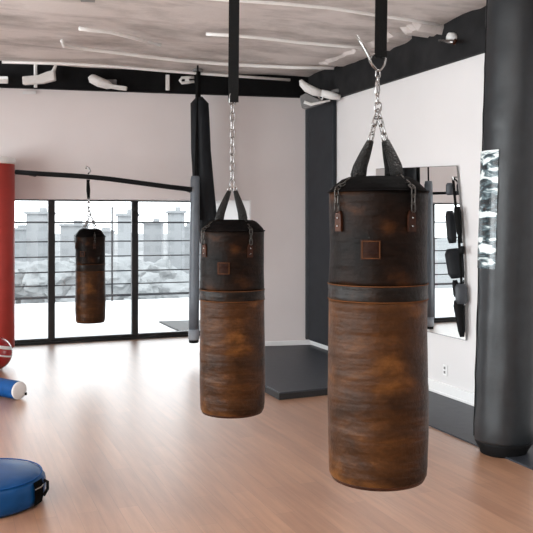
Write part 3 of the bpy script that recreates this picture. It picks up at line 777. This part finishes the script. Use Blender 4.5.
# fixture 2
o = thing('wall_lamp', Bp(40, 79), 'white box lamp with a curled cable, second from left on the black beam', 'lamp')
bm = bmesh.new(); q = [Bp(24, 77.5), Bp(40, 76.2), Bp(49, 72.6), Bp(55.5, 71.2), Bp(56.5, 81), Bp(44, 84), Bp(24.5, 85.5)]
slab(bm, [p-o.location for p in q], .09, Vector((0, -1, 0))); link('housing', bm, M['white_plastic'], o, bevel=.01)
bm = bmesh.new(); tube(bm, [Bp(x, y)-o.location for x, y in ((50, 74), (53.5, 71), (55, 67), (56.5, 63.5), (60, 61))], .018, 8, rad=[.03, .026, .02, .016, .01]); link('cable', bm, M['white_plastic'], o, True)
bm = bmesh.new(); tube(bm, [Bp(35.5, y, .06)-o.location for y in (64, 77)], .022, 6); tube(bm, [Bp(35.5, y, .06)-o.location for y in (84, 87.5)], .022, 6)
link('stem', bm, M['white_plastic'], o)
# small plate below
bm = bmesh.new(); q = [Bp(23, 91.6, -.045), Bp(36.5, 91.4, -.045), Bp(36.5, 94.2, -.045), Bp(23, 94.4, -.045)]
slab(bm, q, .02, Vector((0, -1, 0))); tag(link('wall_plate', bm, M['white_wall'], bevel=.004), 'small pale plate on the wall just under the left beam lamps', 'plate')
# fixture 3: angled spotlight
o = thing('spot_lamp', Bp(105, 82), 'white angled spotlight with a grey block, third lamp on the black beam', 'lamp')
bm = bmesh.new(); tube(bm, [Bp(x, y)-o.location for x, y in ((90, 76), (92, 78.5), (99, 82), (108, 85), (112, 86.5))], .07, 16, rad=[.035, .062, .066, .056, .03]); link('lamp_head', bm, M['white_plastic'], o, True)
bm = bmesh.new(); slab(bm, [p-o.location for p in (Bp(107, 79.5, .09), Bp(116, 79.5, .09), Bp(116, 84.5, .09), Bp(107, 84.5, .09))], .06, Vector((0, 1, 0))); link('driver_box', bm, M['grey_plastic'], o)
bm = bmesh.new(); slab(bm, [p-o.location for p in (Bp(98, 82.6), Bp(127.5, 87.0), Bp(127, 91), Bp(118, 90), Bp(98, 86.6))], .05, Vector((0, -1, 0))); link('arm', bm, M['white_plastic'], o, bevel=.01)
bm = bmesh.new(); tube(bm, [Bp(112, 83, .1)-o.location, Bp(112, 83, .0)-o.location], .02, 8); link('bracket', bm, M['grey_plastic'], o)
# clip
bm = bmesh.new(); slab(bm, [Bp(165.8, 75, .032), Bp(169.8, 75, .032), Bp(169.8, 90.5, .032), Bp(165.8, 90.5, .032)], .03, Vector((0, -1, 0)))
tag(link('beam_clip', bm, M['white_plastic'], bevel=.006), 'small upright white clip on the black beam left of the black hanging cover', 'clip')
# ring fitting beside strap
o = thing('hose_fitting', Bp(186, 79), 'white curled pipe fitting on the black beam beside the black cover strap', 'fitting')
bm = bmesh.new(); tube(bm, [Bp(x, y)-o.location for x, y in ((194, 81.5), (187, 82.5), (182, 83), (180, 80.5), (182, 77.8), (187, 77.5), (194, 77.5))], .020, 10); link('pipe', bm, M['white_plastic'], o, True)
bm = bmesh.new(); tube(bm, [Bp(187, 80, .12)-o.location, Bp(187, 80, .0)-o.location], .03, 10); link('flange', bm, M['white_plastic'], o)
# corner lamp
Yc = 10.3
def Cp(px, py, dy=0): return PX(px, py, Yc+dy)
o = thing('corner_spot_lamp', Cp(318, 92), 'long white spotlight with clamp above the dark corner padding', 'lamp')
bm = bmesh.new(); tube(bm, [Cp(x, y)-o.location for x, y in ((300.5, 80), (302, 83.5), (307, 88), (314, 91.5), (321, 93.5))], .04, 14, rad=[.020, .042, .056, .056, .046], flat=.8); link('lamp_head', bm, M['white_plastic'], o, True)
bm = bmesh.new(); tube(bm, [Cp(x, y)-o.location for x, y in ((321, 93), (331, 95.5), (340.5, 97.5))], .045, 14, rad=[.046, .052, .036], flat=.8)
link('lamp_tail', bm, M['white_plastic'], o, True)
bm = bmesh.new(); tube(bm, [Cp(x, y, .05)-o.location for x, y in ((331, 92), (337, 91), (340.5, 89.5))], .03, 10, rad=[.02, .03, .02]); link('fin', bm, M['grey_plastic'], o, True)
bm = bmesh.new(); tube(bm, [Cp(x, y)-o.location for x, y in ((319, 91), (318, 95), (320, 100))], .016, 10); tube(bm, [Cp(x, y)-o.location for x, y in ((322, 92), (324, 96), (321, 101))], .014, 10); link('clamp', bm, M['steel'], o, True)
bm = bmesh.new(); slab(bm, [p-o.location for p in (Cp(300, 96), Cp(306, 93), Cp(318, 99), Cp(327, 101), Cp(322, 103.5), Cp(306, 109), Cp(302, 107))], .10, Vector((0, 1, 0))); link('base_bracket', bm, M['grey_plastic'], o, bevel=.01)
bm = bmesh.new(); tube(bm, [Cp(x, y, -.01)-o.location for x, y in ((304, 102), (311, 104.5), (320, 102.5), (330, 100.5))], .022, 10, rad=[.022, .02, .016, .012]); link('rod', bm, M['white_plastic'], o, True)
# right beam spotlight
def Rb(px, py, off=.16): return RW(px, py, off)
o = thing('round_spot_lamp', Rb(450, 38), 'small round white spotlight on the charcoal right beam', 'lamp')
bm = bmesh.new(); c = RW(453, 38, .06)-o.location; tube(bm, [c+U*.02, c, c-U*.05, c-U*.06], .06, 20, rad=[.05, .055, .05, .02]); link('mount', bm, M['white_plastic'], o, True)
bm = bmesh.new(); tube(bm, [Rb(455, 42)-o.location, Rb(448, 41.5)-o.location, Rb(439, 40.5)-o.location], .02, 12, rad=[.022, .018, .013]); link('arm', bm, M['steel'], o, True)
bm = bmesh.new(); tube(bm, [Rb(456, 40, .2)-o.location, Rb(453.5, 44, .2)-o.location], .018, 12); link('knob', bm, M['rivet_leather'], o, True)

# conduits / drips on the ceiling
def onceil(px, py, dz=.05):
    Y = (CEIL-dz-CAMZ)*F/(HZ-py); return PX(px, py, Y)
runs = [
 ('white conduit on ceiling starting near the second beam lamp, lowest long run', [(62, 41), (64, 46), (90, 49.5), (120, 53), (150, 57), (180, 60.5), (230, 64.5), (290, 67.5), (334, 68)], .016),
 ('short white conduit on ceiling above the longer left run', [(79, 28.5), (90, 30), (110, 32), (130, 37), (160, 45)], .016),
 ('white conduit on ceiling passing behind the middle strap towards the near hook', [(206, 34), (232, 35.5), (262, 38), (300, 42.5), (340, 46), (365, 48)], .014),
 ('white conduit high on ceiling near the top photo edge', [(190, -3), (235, 0.5), (280, 3.5), (330, 8), (372, 14.5), (410, 20), (440, 25)], .012),
 ('thin pale conduit on ceiling along the black back beam', [(2, 62), (60, 63.5), (115, 66.5), (160, 70.5), (220, 75), (290, 80)], .014)]
for lab, pts_, r_ in runs:
    bm = bmesh.new(); tube(bm, [onceil(x, y) for x, y in pts_], r_*1.35, 8)
    ob = link('ceiling_conduit', bm, M['cap_white'], smooth=True); tag(ob, lab, 'conduit')
# grey junction plate at top left
bm = bmesh.new(); slab(bm, [onceil(80, -2, .05), onceil(95, -2, .05), onceil(95, 2.5, .05), onceil(81, 2, .05)], .05, Vector((0, 0, 1)))
tag(link('junction_box', bm, M['grey_plastic']), 'grey junction box on ceiling at the top left photo edge', 'junction box')
# ragged concrete ledges of the ceiling along the right beam
def ledge(pa_, pb_, dep, drop, n_):
    A, B = RW(pa_, 40, .045), RW(pb_, 40, .045); bm = bmesh.new(); m_ = 9; rows = []
    for i in range(m_+1):
        c = A.lerp(B, i/m_); dd = dep*(.75+.35*mnoise.noise(Vector((i*.7, pa_, 0)))); zz = drop*.7*(.8+.5*mnoise.noise(Vector((i*.5, pa_, 4))))*(.35 if i in (0, m_) else 1)
        rows.append([bm.verts.new((c.x, c.y, CEIL+.06)), bm.verts.new((c.x, c.y, CEIL-zz)), bm.verts.new((c.x-U.x*dd*.7, c.y-U.y*dd*.7, CEIL-zz*.85)), bm.verts.new((c.x-U.x*dd, c.y-U.y*dd, CEIL+.06))])
    for i in range(m_):
        for j in range(4): bm.faces.new((rows[i][j], rows[i][(j+1) % 4], rows[i+1][(j+1) % 4], rows[i+1][j]))
    bm.faces.new(rows[0]); bm.faces.new(rows[-1][::-1])
    struct(link('trim_%d' % n_, bm, M['concrete']), 'rough concrete ledge at edge of ceiling')
ledge(444, 426, .5, .13, 4); ledge(412, 384, .45, .07, 5); ledge(376, 340, .5, .05, 6)

# unseen fill panels added on the ceiling behind the camera
for k, (u, ww) in enumerate(((-2.6, -7.2), (-6.4, -7.2), (-2.6, -11.2), (-6.4, -11.2))):
    p = R(u, ww, CEIL-.03)
    o = thing('ceiling_fill_panel', p, ('added ceiling fill panel over the right front of the room', 'added ceiling fill panel over the left front of the room', 'added ceiling fill panel at the right rear of the room', 'added ceiling fill panel at the left rear of the room')[k], 'lamp', 'added ceiling fill panels', rz=ROT)
    bm = bmesh.new(); box(bm, (0, 0, 0), (1.8, .6, .06)); link('frame', bm, M['white_trim'], o)
    bm = bmesh.new(); box(bm, (0, 0, -.033), (1.7, .5, .008)); link('diffuser', bm, M['diffuser'], o)
